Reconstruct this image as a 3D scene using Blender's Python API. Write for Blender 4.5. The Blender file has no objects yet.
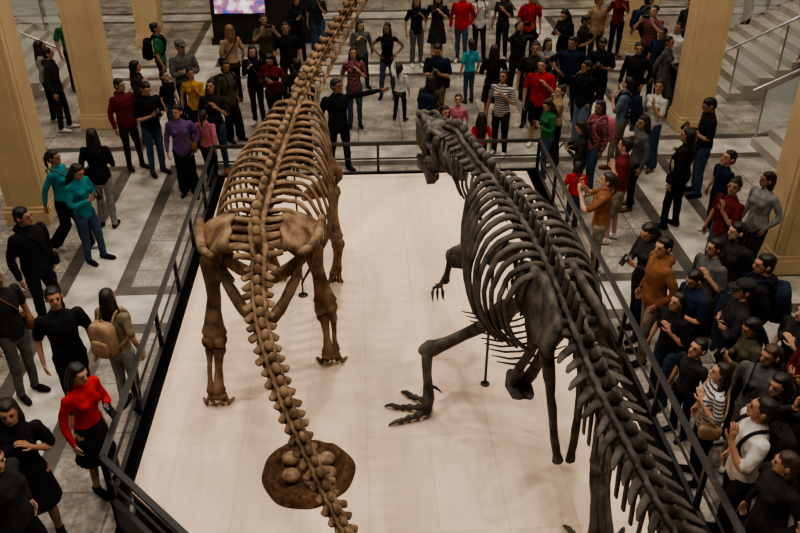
import bpy, math, random
from mathutils import Vector, Matrix, noise
from mathutils.bvhtree import BVHTree
random.seed(7)
V=Vector
scene=bpy.context.scene
COL=scene.collection
try:
    scene.view_settings.look='AgX - Medium High Contrast'
except Exception: pass
# ------------------------------------------------------------ camera survey
H=6.2; TH=math.radians(31.5); PS=math.radians(3.1); F=816.0
def ray(u,v):
    r=u-400.0; up=266.5-v
    fh=F*math.cos(TH)+up*math.sin(TH); z=-F*math.sin(TH)+up*math.cos(TH)
    return V((r*math.cos(PS)+fh*math.sin(PS), -r*math.sin(PS)+fh*math.cos(PS), z))
def W(u,v,z):
    d=ray(u,v); s=(z-H)/d.z
    return V((d.x*s,d.y*s,z))
cam=bpy.data.cameras.new('camera'); co=bpy.data.objects.new('camera',cam); COL.objects.link(co)
co.location=(0,0,H); co.rotation_euler=(math.pi/2-TH,0,-PS)
cam.lens=F/800*36; cam.sensor_width=36; cam.clip_end=200
scene.camera=co
# ------------------------------------------------------------ materials
def nd(nt,t,**k):
    n=nt.nodes.new(t)
    for a,b in k.items(): setattr(n,a,b)
    return n
def mat(name,c,rough=.7,var=.25,scale=8,bump=0,metal=0,c2=None,detail=4,spec=None,stripe=None,lo=.35,hi=.65):
    m=bpy.data.materials.new(name); m.use_nodes=True; nt=m.node_tree
    b=nt.nodes['Principled BSDF']; b.inputs['Roughness'].default_value=rough; b.inputs['Metallic'].default_value=metal
    if spec is not None: b.inputs['Specular IOR Level'].default_value=spec
    tc=nd(nt,'ShaderNodeTexCoord'); n=nd(nt,'ShaderNodeTexNoise'); n.inputs['Scale'].default_value=scale; n.inputs['Detail'].default_value=detail
    nt.links.new(tc.outputs['Object'],n.inputs['Vector'])
    r=nd(nt,'ShaderNodeValToRGB'); nt.links.new(n.outputs['Fac'],r.inputs['Fac'])
    a=c2 if c2 else tuple(x*(1-var) for x in c)
    bb=c if c2 else tuple(min(1,x*(1+var)) for x in c)
    r.color_ramp.elements[0].position=lo; r.color_ramp.elements[1].position=hi
    r.color_ramp.elements[0].color=(*a,1); r.color_ramp.elements[1].color=(*bb,1)
    out=r.outputs['Color']
    if stripe:
        sp=nd(nt,'ShaderNodeSeparateXYZ'); nt.links.new(tc.outputs['Object'],sp.inputs[0])
        q=math_(nt,'FRACT',math_(nt,'MULTIPLY',sp.outputs[2],stripe[1])); q=math_(nt,'LESS_THAN',q,.4)
        if stripe[2]:
            q2=math_(nt,'LESS_THAN',math_(nt,'FRACT',math_(nt,'MULTIPLY',sp.outputs[0],stripe[1])),.4); q=math_(nt,'MULTIPLY',math_(nt,'ADD',q,q2),.5)
        out=mix(nt,q,out,stripe[0])
    nt.links.new(out,b.inputs['Base Color'])
    if bump:
        bp=nd(nt,'ShaderNodeBump'); bp.inputs['Strength'].default_value=bump; bp.inputs['Distance'].default_value=.02
        nt.links.new(n.outputs['Fac'],bp.inputs['Height']); nt.links.new(bp.outputs['Normal'],b.inputs['Normal'])
    return m
def math_(nt,op,a,b=None,c=None):
    n=nd(nt,'ShaderNodeMath',operation=op)
    for i,x in enumerate((a,b,c)):
        if x is None: continue
        if isinstance(x,(int,float)): n.inputs[i].default_value=x
        else: nt.links.new(x,n.inputs[i])
    return n.outputs[0]
def mix(nt,f,a,b,bt='MIX'):
    n=nd(nt,'ShaderNodeMix',data_type='RGBA',blend_type=bt)
    for i,x in ((0,f),(6,a),(7,b)):
        if isinstance(x,(int,float)): n.inputs[i].default_value=x
        elif isinstance(x,tuple): n.inputs[i].default_value=(*x,1)
        else: nt.links.new(x,n.inputs[i])
    return n.outputs[2]
def floor_mat():
    m=bpy.data.materials.new('stone_floor'); m.use_nodes=True; nt=m.node_tree; b=nt.nodes['Principled BSDF']
    g=nd(nt,'ShaderNodeNewGeometry'); P=g.outputs['Position']; sp=nd(nt,'ShaderNodeSeparateXYZ'); nt.links.new(P,sp.inputs[0])
    br=nd(nt,'ShaderNodeTexBrick',offset=0); nt.links.new(P,br.inputs['Vector'])
    br.inputs['Scale'].default_value=1; br.inputs['Brick Width'].default_value=.85; br.inputs['Row Height'].default_value=.85
    br.inputs['Mortar Size'].default_value=.010; br.inputs['Color1'].default_value=(.40,.365,.31,1); br.inputs['Color2'].default_value=(.27,.245,.21,1); br.inputs['Mortar'].default_value=(.13,.12,.10,1)
    n1=nd(nt,'ShaderNodeTexNoise'); n1.inputs['Scale'].default_value=2.3; n1.inputs['Detail'].default_value=7; nt.links.new(P,n1.inputs['Vector'])
    n2=nd(nt,'ShaderNodeTexVoronoi'); n2.inputs['Scale'].default_value=22; nt.links.new(P,n2.inputs['Vector'])
    f1=nd(nt,'ShaderNodeMapRange'); nt.links.new(n1.outputs['Fac'],f1.inputs['Value']); f1.inputs['From Min'].default_value=.35; f1.inputs['From Max'].default_value=.65; f1.inputs['To Min'].default_value=.60; f1.inputs['To Max'].default_value=1.25
    cb=mix(nt,1.0,br.outputs['Color'],f1.outputs[0],'MULTIPLY')
    f2=nd(nt,'ShaderNodeMapRange'); nt.links.new(n2.outputs['Distance'],f2.inputs['Value']); f2.inputs['To Min'].default_value=.6; f2.inputs['To Max'].default_value=1.35
    cb=mix(nt,1.0,cb,f2.outputs[0],'MULTIPLY')
    def band(out,c,w,per):
        a=math_(nt,'SUBTRACT',out,c-per/2); a=math_(nt,'FLOORED_MODULO',a,per); a=math_(nt,'SUBTRACT',a,per/2); a=math_(nt,'ABSOLUTE',a)
        return math_(nt,'LESS_THAN',a,w)
    wx=band(sp.outputs[0],-3.75,.32,8.9); wy=band(sp.outputs[1],9.2,.34,5.0)
    dx=band(sp.outputs[0],-3.75,.52,8.9); dy=band(sp.outputs[1],9.2,.56,5.0)
    dk=math_(nt,'MAXIMUM',dx,dy); wh=math_(nt,'MAXIMUM',wx,wy)
    cd=mix(nt,1.0,(.10,.09,.075),f1.outputs[0],'MULTIPLY'); cw=mix(nt,1.0,(.52,.49,.43),f1.outputs[0],'MULTIPLY')
    c=mix(nt,dk,cb,cd); c=mix(nt,wh,c,cw)
    nt.links.new(c,b.inputs['Base Color']); b.inputs['Roughness'].default_value=.35
    return m
def plat_mat():
    m=bpy.data.materials.new('platform_boards'); m.use_nodes=True; nt=m.node_tree; b=nt.nodes['Principled BSDF']
    g=nd(nt,'ShaderNodeNewGeometry'); P=g.outputs['Position']
    br=nd(nt,'ShaderNodeTexBrick',offset=0); nt.links.new(P,br.inputs['Vector']); br.inputs['Scale'].default_value=1
    br.inputs['Brick Width'].default_value=.62; br.inputs['Row Height'].default_value=1.22; br.inputs['Mortar Size'].default_value=.004
    br.inputs['Color1'].default_value=(.79,.635,.50,1); br.inputs['Color2'].default_value=(.75,.595,.465,1); br.inputs['Mortar'].default_value=(.60,.47,.36,1)
    mp=nd(nt,'ShaderNodeMapping'); mp.inputs['Scale'].default_value=(7,.8,1); nt.links.new(P,mp.inputs['Vector'])
    n1=nd(nt,'ShaderNodeTexNoise'); n1.inputs['Scale'].default_value=2; n1.inputs['Detail'].default_value=6; nt.links.new(mp.outputs[0],n1.inputs['Vector'])
    f1=nd(nt,'ShaderNodeMapRange'); nt.links.new(n1.outputs['Fac'],f1.inputs['Value']); f1.inputs['To Min'].default_value=.86; f1.inputs['To Max'].default_value=1.12
    n3=nd(nt,'ShaderNodeTexNoise'); n3.inputs['Scale'].default_value=.9; n3.inputs['Detail'].default_value=5; nt.links.new(P,n3.inputs['Vector'])
    f3=nd(nt,'ShaderNodeMapRange'); nt.links.new(n3.outputs['Fac'],f3.inputs['Value']); f3.inputs['To Min'].default_value=.84; f3.inputs['To Max'].default_value=1.12
    c=mix(nt,1.0,br.outputs['Color'],f1.outputs[0],'MULTIPLY'); c=mix(nt,1.0,c,f3.outputs[0],'MULTIPLY')
    nt.links.new(c,b.inputs['Base Color']); b.inputs['Roughness'].default_value=.9; b.inputs['Specular IOR Level'].default_value=.15
    return m
def glass_mat():
    m=bpy.data.materials.new('balustrade_glass'); m.use_nodes=True; nt=m.node_tree; b=nt.nodes['Principled BSDF']
    b.inputs['Base Color'].default_value=(.75,.85,.82,1); b.inputs['Roughness'].default_value=.05; b.inputs['Alpha'].default_value=.28
    return m
def screen_mat():
    m=bpy.data.materials.new('screen_image'); m.use_nodes=True; nt=m.node_tree; b=nt.nodes['Principled BSDF']
    tc=nd(nt,'ShaderNodeTexCoord'); n=nd(nt,'ShaderNodeTexNoise'); n.inputs['Scale'].default_value=3.5; nt.links.new(tc.outputs['Object'],n.inputs['Vector'])
    r=nd(nt,'ShaderNodeValToRGB'); nt.links.new(n.outputs['Fac'],r.inputs['Fac'])
    e=r.color_ramp.elements; e[0].position=.35; e[0].color=(.02,.10,.4,1); e[1].position=.65; e[1].color=(.9,.85,.9,1); x=e.new(.5); x.color=(.4,.12,.2,1)
    nt.links.new(r.outputs['Color'],b.inputs['Emission Color']); b.inputs['Emission Strength'].default_value=1.3; b.inputs['Base Color'].default_value=(.01,.01,.01,1)
    return m
BLACK=mat('black_metal',(.012,.012,.014),.45,.1); STEEL=mat('brushed_steel',(.5,.5,.5),.3,.1,metal=1)
# ------------------------------------------------------------ mesh builder
class MB:
    def __init__(s): s.v=[]; s.f=[]; s.m=[]
    def add(s,vs,fs,mi=0):
        o=len(s.v); s.v+= [V(x) for x in vs]
        for f in fs: s.f.append(tuple(i+o for i in f)); s.m.append(mi)
    def tube(s,pts,rad,n=8,ref=None,mi=0,rnd=True):
        pts=[V(p[:3]) for p in pts]
        if not isinstance(rad,(list,)): rad=[rad]*len(pts)
        rad=[(r,r) if isinstance(r,(int,float)) else r for r in rad]
        k=len(pts)
        def tg(i):
            a=pts[max(0,i-1)]; b=pts[min(k-1,i+1)]; d=(b-a)
            return d.normalized() if d.length>1e-9 else V((0,0,1))
        t0=tg(0); rf=V(ref) if ref is not None else V((0,0,1))
        if abs(t0.dot(rf.normalized()))>.97: rf=V((1,0,0)) if abs(t0.x)<.8 else V((0,1,0))
        S=t0.cross(rf).normalized(); rings=[]
        def ring(c,S,N,ra,rb): rings.append([c+S*(math.cos(2*math.pi*j/n)*ra)+N*(math.sin(2*math.pi*j/n)*rb) for j in range(n)])
        for i in range(k):
            t=tg(i); S=(S-t*S.dot(t))
            S=S.normalized() if S.length>1e-6 else t.orthogonal().normalized()
            N=S.cross(t); ra,rb=rad[i]; e=min(ra,rb)
            if i==0 and rnd: ring(pts[i]-t*e*.8,S,N,ra*.5,rb*.5); ring(pts[i]-t*e*.4,S,N,ra*.85,rb*.85)
            ring(pts[i],S,N,ra,rb)
            if i==k-1 and rnd: ring(pts[i]+t*e*.4,S,N,ra*.85,rb*.85); ring(pts[i]+t*e*.8,S,N,ra*.5,rb*.5)
        vs=[p for r in rings for p in r]; fs=[]; R=len(rings)
        for i in range(R-1):
            for j in range(n):
                a=i*n+j; b=i*n+(j+1)%n
                fs.append((a,b,b+n,a+n))
        fs.append(tuple(reversed(range(n)))); fs.append(tuple((R-1)*n+j for j in range(n)))
        s.add(vs,fs,mi)
    def ell(s,c,r,p=2.0,nu=16,nv=10,M=None,mi=0):
        c=V(c); vs=[]; fs=[]
        def sg(x): return math.copysign(abs(x)**(2/p),x)
        for i in range(1,nv):
            a=math.pi*i/nv-math.pi/2
            for j in range(nu):
                b=2*math.pi*j/nu
                q=V((r[0]*sg(math.cos(a))*sg(math.cos(b)),r[1]*sg(math.cos(a))*sg(math.sin(b)),r[2]*sg(math.sin(a))))
                if M: q=M@q
                vs.append(c+q)
        q=V((0,0,-r[2])); w=V((0,0,r[2]))
        if M: q=M@q; w=M@w
        bi=len(vs); vs.append(c+q); vs.append(c+w)
        for i in range(nv-2):
            for j in range(nu):
                a=i*nu+j; b=i*nu+(j+1)%nu; fs.append((a,b,b+nu,a+nu))
        for j in range(nu):
            fs.append((bi,(j+1)%nu,j)); o=(nv-2)*nu; fs.append((bi+1,o+j,o+(j+1)%nu))
        s.add(vs,fs,mi)
    def box(s,c,h,mi=0,R=None):
        vs=[]
        for x in(-1,1):
            for y in(-1,1):
                for z in(-1,1):
                    q=V((x*h[0],y*h[1],z*h[2])); 
                    if R: q=R@q
                    vs.append(V(c)+q)
        s.add(vs,[(0,1,3,2),(4,6,7,5),(0,4,5,1),(2,3,7,6),(0,2,6,4),(1,5,7,3)],mi)
    def beam(s,a,b,w,h,mi=0):
        a=V(a);b=V(b); d=(b-a); L=d.length; d.normalize(); up=V((0,0,1))
        if abs(d.z)>.98: up=V((0,1,0))
        x=d.cross(up).normalized(); z=x.cross(d); R=Matrix((x,d,z)).transposed()
        s.box((a+b)/2,(w/2,L/2,h/2),mi,R)
    def sheet(s,g,t,mi=0):
        r=len(g); c=len(g[0]); N=[]
        for i in range(r):
            for j in range(c):
                du=V(g[min(r-1,i+1)][j])-V(g[max(0,i-1)][j]); dv=V(g[i][min(c-1,j+1)])-V(g[i][max(0,j-1)])
                n=du.cross(dv); N.append(n.normalized() if n.length>1e-9 else V((0,0,1)))
        A=[V(g[i][j])+N[i*c+j]*t/2 for i in range(r) for j in range(c)]; B=[V(g[i][j])-N[i*c+j]*t/2 for i in range(r) for j in range(c)]
        o=len(A); fs=[]
        for i in range(r-1):
            for j in range(c-1):
                a=i*c+j; fs.append((a,a+c,a+c+1,a+1)); fs.append((o+a,o+a+1,o+a+c+1,o+a+c))
        bd=[(0,j) for j in range(c)]+[(i,c-1) for i in range(1,r)]+[(r-1,j) for j in range(c-2,-1,-1)]+[(i,0) for i in range(r-2,0,-1)]
        bd=[i*c+j for i,j in bd]
        for k in range(len(bd)):
            a=bd[k];b=bd[(k+1)%len(bd)]; fs.append((a,b,o+b,o+a))
        s.add(A+B,fs,mi)
    def mesh(s,name,smooth=True):
        me=bpy.data.meshes.new(name); me.from_pydata([tuple(x) for x in s.v],[],s.f)
        me.polygons.foreach_set('material_index',s.m); me.polygons.foreach_set('use_smooth',[smooth]*len(s.f)); me.update()
        return me
def obj(mb,name,mats,origin=(0,0,0),parent=None,smooth=True,bevel=0):
    o3=V(origin); 
    for p in mb.v: p-=o3
    me=mb.mesh(name,smooth)
    for m in mats: me.materials.append(m)
    ob=bpy.data.objects.new(name,me); COL.objects.link(ob); ob.location=o3
    if parent: ob.parent=parent; ob.location=o3-V(parent.location)
    if bevel:
        b=ob.modifiers.new('bevel','BEVEL'); b.width=bevel; b.segments=2; b.limit_method='ANGLE'
    return ob
def cat(pts,n=6):
    P=[list(p) for p in pts]; P=[[2*a-b for a,b in zip(P[0],P[1])]]+P+[[2*a-b for a,b in zip(P[-1],P[-2])]]
    out=[]
    for i in range(1,len(P)-2):
        for k in range(n):
            t=k/n; out.append([.5*(2*b+(c-a)*t+(2*a-5*b+4*c-d)*t*t+(-a+3*b-3*c+d)*t**3) for a,b,c,d in zip(P[i-1],P[i],P[i+1],P[i+2])])
    out.append(P[-2]); return out
class Path:
    def __init__(s,pts):
        s.p=[V(x[:3]) for x in cat([tuple(p) for p in pts],10)]; s.c=[0]
        for a,b in zip(s.p,s.p[1:]): s.c.append(s.c[-1]+(b-a).length)
        s.L=s.c[-1]
    def at(s,d):
        d=max(0,min(s.L-1e-6,d)); i=0
        while s.c[i+1]<d: i+=1
        t=(d-s.c[i])/max(1e-9,s.c[i+1]-s.c[i])
        a=s.p[max(0,i-2)]; b=s.p[min(len(s.p)-1,i+3)]
        return s.p[i].lerp(s.p[i+1],t),(b-a).normalized()
UP=V((0,0,1))
def lerp(a,b,t): return a+(b-a)*t
RB=random.Random(3)
def vert(mb,p,T,L,cr,sh,sfa,tw,ch=0,lean=0,tpup=.15,roll=UP,tk=1.0,thin=False):
    j=lambda a=.12: 1+RB.uniform(-a,a)
    S=T.cross(roll).normalized(); U=S.cross(T).normalized(); sh*=j(.07)
    mb.tube([p-T*L*.48,p-T*L*.3,p,p+T*L*.3,p+T*L*.48],[cr*1.02,cr*.9,cr*.74,cr*.9,cr*1.02],n=12,rnd=False)
    mb.ell(p+U*cr*.75,(cr*.62,cr*.62,cr*.62),nu=8,nv=6)
    if thin:
        mb.tube([p+U*cr*.3,p+U*lerp(cr,sh,.3)-T*lean*.3,p+U*sh*.8-T*lean*.8,p+U*sh-T*lean],[(cr*.5,sfa*.55),(cr*.20,sfa*.40),(cr*.16,sfa*.36),(cr*.20,sfa*.40)],n=8,ref=T)
    else:
        mb.tube([p+U*cr*.3,p+U*lerp(cr,sh,.3)-T*lean*.3,p+U*sh*.8-T*lean*.8,p+U*sh-T*lean],[(cr*.55,sfa*.55),(cr*.26*tk,sfa*.46),(cr*.24*tk,sfa*.48),(cr*.40*tk,sfa*.56)],n=8,ref=T)
    for s in(-1,1):
        b=p+U*cr*.5; w=tw*j(); ll=lean*j(.3)
        if tw>cr:
            if thin: mb.tube([b,b+S*s*w*.45+U*tpup*w*.5-T*ll*.25,b+S*s*w*.8+U*tpup*w*.8-T*ll*.8,b+S*s*w+U*tpup*w-T*ll*1.3],[(cr*.34,sfa*.5),(cr*.15,sfa*.33),(cr*.11,sfa*.26),(cr*.06,sfa*.12)],n=7,ref=T)
            else: mb.tube([b,b+S*s*w*.55+U*tpup*w*.5-T*ll*.3,b+S*s*w+U*tpup*w-T*ll*.8],[(cr*.42,sfa*.55),(cr*.24,sfa*.42),(cr*.2,sfa*.36)],n=7,ref=T)
        z=p+U*cr*1.25+S*s*cr*.5
        mb.tube([z-T*L*.55,z,z+T*L*.6+S*s*cr*.15],[cr*.22,cr*.36,cr*.26],n=7)
        if ch: 
            c0=p-U*cr*.9-T*L*.45
            mb.tube([c0+S*s*cr*.4,c0-U*ch*.4-T*ch*.15,c0-U*ch-T*ch*.35],[cr*.2,(cr*.14,cr*.30),(cr*.10,cr*.30)],n=6,ref=T)
    return S,U
def rib(mb,p,T,S,U,s,Wd,D,back,r,prof=None):
    prof=prof or [(.06,.02),(.35,.07),(.72,.0),(.95,-.25),(1.0,-.5),(.93,-.75),(.72,-1.0)]
    kk=1+RB.uniform(-.04,.04); bk=back*(1+RB.uniform(-.2,.2))
    pts=[tuple(p+S*(s*Wd*a)+U*(D*kk*b)-T*(bk*abs(b)))+(0,) for a,b in prof]
    c=cat(pts,3); k=len(c)
    mb.tube(c,[(r*lerp(1.1,.55,i/k)*.7,r*lerp(1.25,.8,i/k)) for i in range(k)],n=7,ref=T)
def bone(mb,a,b,r,e1=1.6,e2=1.5,bow=V((0,0,0)),flat=1.0,ref=None,n=10):
    a=V(a);b=V(b); pr=[(0,e1*.9),(.07,e1),(.18,1.15),(.35,.9),(.5,.82),(.66,.88),(.84,1.12),(.94,e2),(1,e2*.85)]
    mb.tube([a.lerp(b,t)+bow*math.sin(math.pi*t) for t,_ in pr],[(r*k,r*k*flat) for _,k in pr],n=n,ref=ref)
def claw(mb,p,d,L,r,down=V((0,0,-1))):
    d=V(d).normalized(); mb.tube([p,p+d*L*.4+UP*L*.08,p+d*L*.8+down*L*.08,p+d*L+down*L*.3],[r,r*.85,r*.5,r*.12],n=7)
# ------------------------------------------------------------ sauropod
PZ=.45
BONE1=mat('brown_fossil_bone',(.27,.18,.112),.95,scale=7,bump=.9,c2=(.085,.052,.032),detail=9,spec=.12)
BONE2=mat('dark_fossil_bone',(.115,.10,.085),.75,scale=7,bump=.9,c2=(.026,.022,.019),detail=9,spec=.35)
IRON=mat('support_iron',(.02,.02,.02),.4,.1)
sb=MB()
tail=[W(400,700,1.0),W(372,600,1.12),W(350,546,1.3),W(324,492,1.55),W(300,440,1.78),W(279,388,1.98),W(264,338,2.18),W(259,298,2.32),W(260,262,2.42)]
dors=[W(258,236,2.48),W(265,205,2.56),W(276,168,2.63),W(288,135,2.70),W(299,104,2.82)]
neck=[W(310,80,2.93),W(326,50,3.12),W(345,18,3.37),W(364,-14,3.68),W(383,-50,4.05),W(398,-84,4.45)]
pt=Path(tail+dors+neck)
def arc_near(path,q):
    best=min(range(len(path.p)),key=lambda i:(path.p[i]-q).length); return path.c[best]
sT=arc_near(pt,tail[-1]); sD=arc_near(pt,dors[-1]); sH=arc_near(pt,dors[0])
d=0.02
while d<sT-.04:
    t=d/sT; L=lerp(.085,.115,t); p,T=pt.at(d)
    vert(sb,p,T,L,lerp(.044,.080,t),lerp(.075,.18,t**1.3),lerp(.07,.10,t),lerp(.070,.125,t**1.4),ch=lerp(.06,.2,t),lean=lerp(.04,.08,t),tk=1.3); d+=L*.98
while d<sH+.28:
    p,T=pt.at(d); S,U=vert(sb,p,T,.13,.095,.24,.10,.22,lean=0,tk=1.3); d+=.13
sacE=d; nd_=0
tot=sD-sacE
while d<sD:
    t=(d-sacE)/tot; p,T=pt.at(d); S,U=vert(sb,p,T,.15,.085,lerp(.22,.18,t),.09,.16,lean=.0,tk=1.2)
    w=.30+.27*math.sin(math.pi*min(1,t*.75+.22)); D=lerp(.75,1.2,min(1,t*1.6)) if t<.8 else 1.0
    for s in(-1,1): rib(sb,p+U*.04,T,S,U,s,w,D,.16,.028)
    d+=.155; nd_+=1
while d<pt.L-.05:
    t=(d-sD)/(pt.L-sD); L=lerp(.17,.14,t); p,T=pt.at(d); cr=lerp(.085,.045,t)
    S,U=vert(sb,p,T,L,cr,lerp(.17,.09,t),.09,lerp(.15,.09,t),lean=.02,tpup=-.1,tk=1.4)
    for s in(-1,1):
        sb.tube([p+S*s*cr*1.7-U*cr*.6+T*.04,p+S*s*cr*1.9-U*cr*1.1-T*L*.5,p+S*s*cr*1.7-U*cr*1.3-T*L*1.2],[.024,.018,.007],n=6)
        z=p+U*cr*1.3; sb.tube([z,z+S*s*cr*.7+U*cr*.9],[(cr*.25,.04),(cr*.3,.045)],n=6,ref=T)
    d+=L*1.03
p,T=pt.at(pt.L); T=(T*.6+V((.1,.8,-.1))).normalized(); S=T.cross(UP).normalized(); U=S.cross(T)
for s in(-1,1):
    sb.tube([p+S*s*.07,p+S*s*.09+T*.15-U*.05,p+S*s*.07+T*.36-U*.1],[(.02,.05),(.02,.035),(.02,.05)],n=6)
    sb.tube([p+S*s*.07-U*.1,p+S*s*.08+T*.18-U*.17,p+S*s*.06+T*.36-U*.17],[.03,.03,.03],n=6)
    for k in range(5): q=p+S*s*.065+T*(.24+.025*k)-U*.13; sb.tube([q,q-U*.04],[.008,.003],n=5)
sb.tube([p-T*.05,p+T*.1+U*.06,p+T*.25+U*.02,p+T*.38-U*.1],[(.08,.05),(.09,.05),(.06,.05),(.07,.05)],n=8,ref=U)
hp,hT=pt.at(sH+.02); hT=V((hT.x,hT.y,0)).normalized(); hS=hT.cross(UP).normalized()
for s in(-1,1):
    def L3(f,a,u): return hp+hT*f+hS*(s*a)+UP*u
    g=[]
    for i in range(13):
        u=-1+2*i/12; row=[]
        for j in range(7):
            v=j/6; a=.23+(.26+.12*u)*v+.015*math.sin(i*1.3); z=.12*math.cos(u*1.3)-(.26-.12*abs(u)-.03*math.sin(i*.9))*v**2.0
            row.append(L3(u*(.34-.04*v)+.03,a,z))
        g.append(row)
    sb.sheet(g,.055)
    sb.tube([L3(-.33,.40,-.02),L3(-.15,.50,-.06),L3(.1,.56,-.06),L3(.34,.58,-.02)],[.035,.045,.045,.035],n=8)
    for k in range(5):
        f=-.25+.13*k; sb.tube([L3(f,.05,0),L3(f,.16,.03),L3(f,.27,0)],[(.05,.03),(.035,.03),(.05,.035)],n=6,ref=hT)
    c=cat([tuple(L3(.08,.40,-.22)),tuple(L3(.25,.36,-.42)),tuple(L3(.42,.2,-.66)),tuple(L3(.46,.03,-.78))],4)
    sb.tube(c,[(lerp(.07,.05,abs(i/len(c)-.5)*2),.035+.06*(i/len(c))) for i in range(len(c))],n=8,ref=hS)
    c=cat([tuple(L3(-.02,.38,-.22)),tuple(L3(-.14,.32,-.42)),tuple(L3(-.24,.20,-.62)),tuple(L3(-.28,.09,-.76))],4)
    sb.tube(c,[(.045+.02*(i/len(c)),.065+.03*(i/len(c))) for i in range(len(c))],n=8,ref=hT)
def sleg(hip,knee,foot,out):
    hip=V(hip);knee=V(knee);foot=V(foot)
    sb.tube([hip-V((out*.13,0,-.03)),hip],[.085,.10],n=10)
    bone(sb,hip,knee+UP*.05,.088,1.35,1.45,V((0,.02,0)),flat=.8,ref=V((0,1,0)))
    for e in(-1,1): sb.ell(knee+V((e*.055,-.02,.02)),(.075,.095,.085))
    an=V((foot.x,foot.y+.02,PZ+.18))
    bone(sb,knee+V((-out*.03,0,-.09)),an+V((-out*.03,0,.02)),.05,1.7,1.5)
    bone(sb,knee+V((out*.07,.01,-.1)),an+V((out*.05,0,.02)),.03,1.5,1.6)
    sb.ell(an+V((-out*.02,0,-.01)),(.095,.07,.045))
    for k in range(5):
        a=(-1+k*.5); b=an+V((a*.07,.02,-.03)); e=V((foot.x+a*.115,foot.y+.10-.05*abs(a),PZ+.045))
        bone(sb,b,e,.022,1.4,1.4,n=7)
        dd=V((a*.5,1,-.1)); bone(sb,e,e+dd.normalized()*.06-UP*.012,.02,1.2,1.1,n=7)
        claw(sb,e+dd.normalized()*.07-UP*.01,dd,.07 if k<3 else .05,.02,V((0,0,-.5)))
sleg((-1.44,6.80,2.18),(-1.52,6.78,1.22),(-1.56,6.62,PZ),-1)
sleg((-.50,6.98,2.18),(-.40,7.27,1.25),(-.37,7.25,PZ),1)
shp,shT=pt.at(sD-.25)
for s in(-1,1):
    S=shT.cross(UP).normalized(); x=shp+S*s*.40
    sh=V((x.x,x.y,1.85)); el=V((x.x+s*.02,x.y-.16,1.25)); ft=V((x.x-s*.02,x.y+.02,PZ))
    bone(sb,sh,el,.062,1.6,1.5,flat=.75); an=ft+UP*.22
    bone(sb,el-UP*.05,an,.04,1.5,1.4); bone(sb,el+V((s*.06,-.04,-.02)),an+V((s*.05,-.02,0)),.032,1.6,1.3)
    for k in range(5):
        a=-1+.5*k; bone(sb,an+V((a*.05,.02,-.02)),ft+V((a*.085,.06-.04*abs(a),.035)),.019,1.3,1.3,n=7)
    claw(sb,ft+V((-s*.09,.03,.03)),(-s*.4,1,0),.09,.02)
    c=cat([tuple(sh+V((-s*.03,.10,.02))),tuple(sh+V((s*.07,-.05,.15))),tuple(sh+V((s*.12,-.32,.36))),tuple(sh+V((s*.03,-.6,.58)))],4)
    sb.tube(c,[(.022,[.13,.11,.075,.06,.055,.055,.06,.065,.07,.08,.09,.10,.11][min(12,i)]) for i in range(len(c))],n=8,ref=V((0,.6,.8)))
    sb.tube([sh+V((-s*.05,.1,0)),sh+V((-s*.22,.2,-.12)),sh+V((-s*.38,.18,-.2))],[(.03,.12),(.025,.1),(.02,.05)],n=8)
SO=V((-.9,6.9,PZ))
def weather(mb,amp,sc):
    for q in mb.v:
        n=noise.noise_vector(q*sc); q+=n*amp
        q.z=max(q.z,PZ+.002)
weather(sb,.012,9)
sup=MB()
for q in (pt.at(sH+.1)[0],pt.at(sD-.5)[0]):
    sup.tube([V((q.x,q.y,PZ+.002)),q-UP*.05],.011,n=8,rnd=False); sup.tube([V((q.x,q.y,PZ+.002)),V((q.x,q.y,PZ+.012))],.06,n=16,rnd=False)
saur=obj(sb,'sauropod_skeleton',[BONE1],SO)
obj(sup,'support_posts',[IRON],SO,parent=saur)
# ------------------------------------------------------------ theropod
tb=MB()
tt=[W(760,700,2.0),W(716,610,2.1),W(684,552,2.2),W(655,500,2.3),W(629,450,2.4),W(603,398,2.5),W(581,347,2.6)]
td=[W(564,305,2.68),W(548,268,2.74),W(524,226,2.8),W(498,190,2.82),W(474,160,2.88)]
tn=[W(460,140,2.93),W(448,135,2.85)]
pp=Path(tt+td+tn); aT=arc_near(pp,tt[-1]); aH=arc_near(pp,td[0]); aS=arc_near(pp,td[-2]); 
d=.02
while d<aT-.02:
    t=d/aT; L=lerp(.10,.125,t); p,T=pp.at(d)
    vert(tb,p,T,L,lerp(.060,.088,t),lerp(.15,.25,t),lerp(.09,.115,t),lerp(.14,.22,t),ch=lerp(.24,.48,t),lean=.10,tpup=.02,thin=True); d+=L*1.02
while d<aH+.25:
    p,T=pp.at(d); vert(tb,p,T,.13,.085,.27,.13,.16,tk=1.2,thin=True); d+=.125
s0=d; n_=0
while d<aS+.1:
    t=(d-s0)/(aS+.1-s0); p,T=pp.at(d); S,U=vert(tb,p,T,.13,.08,lerp(.27,.20,t),.115,.15,lean=.04,tpup=.3,thin=True)
    w=.24+.24*math.sin(math.pi*min(1,t*.7+.2)); D=lerp(.6,1.22,min(1,t*1.5))
    for s in(-1,1): rib(tb,p+U*.04,T,S,U,s,w,D,.22,.032,[(.06,.02),(.4,.08),(.78,-.05),(1.0,-.3),(1.0,-.55),(.82,-.8),(.5,-1.0)])
    d+=.128; n_+=1
while d<pp.L-.03:
    t=(d-aS)/(pp.L-aS); p,T=pp.at(d); S,U=vert(tb,p,T,.115,.08,lerp(.19,.14,t),.085,.15,tpup=-.2,tk=1.5)
    for s in(-1,1): rib(tb,p,T,S,U,s,.17,.35,.25,.018)
    d+=.118
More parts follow.
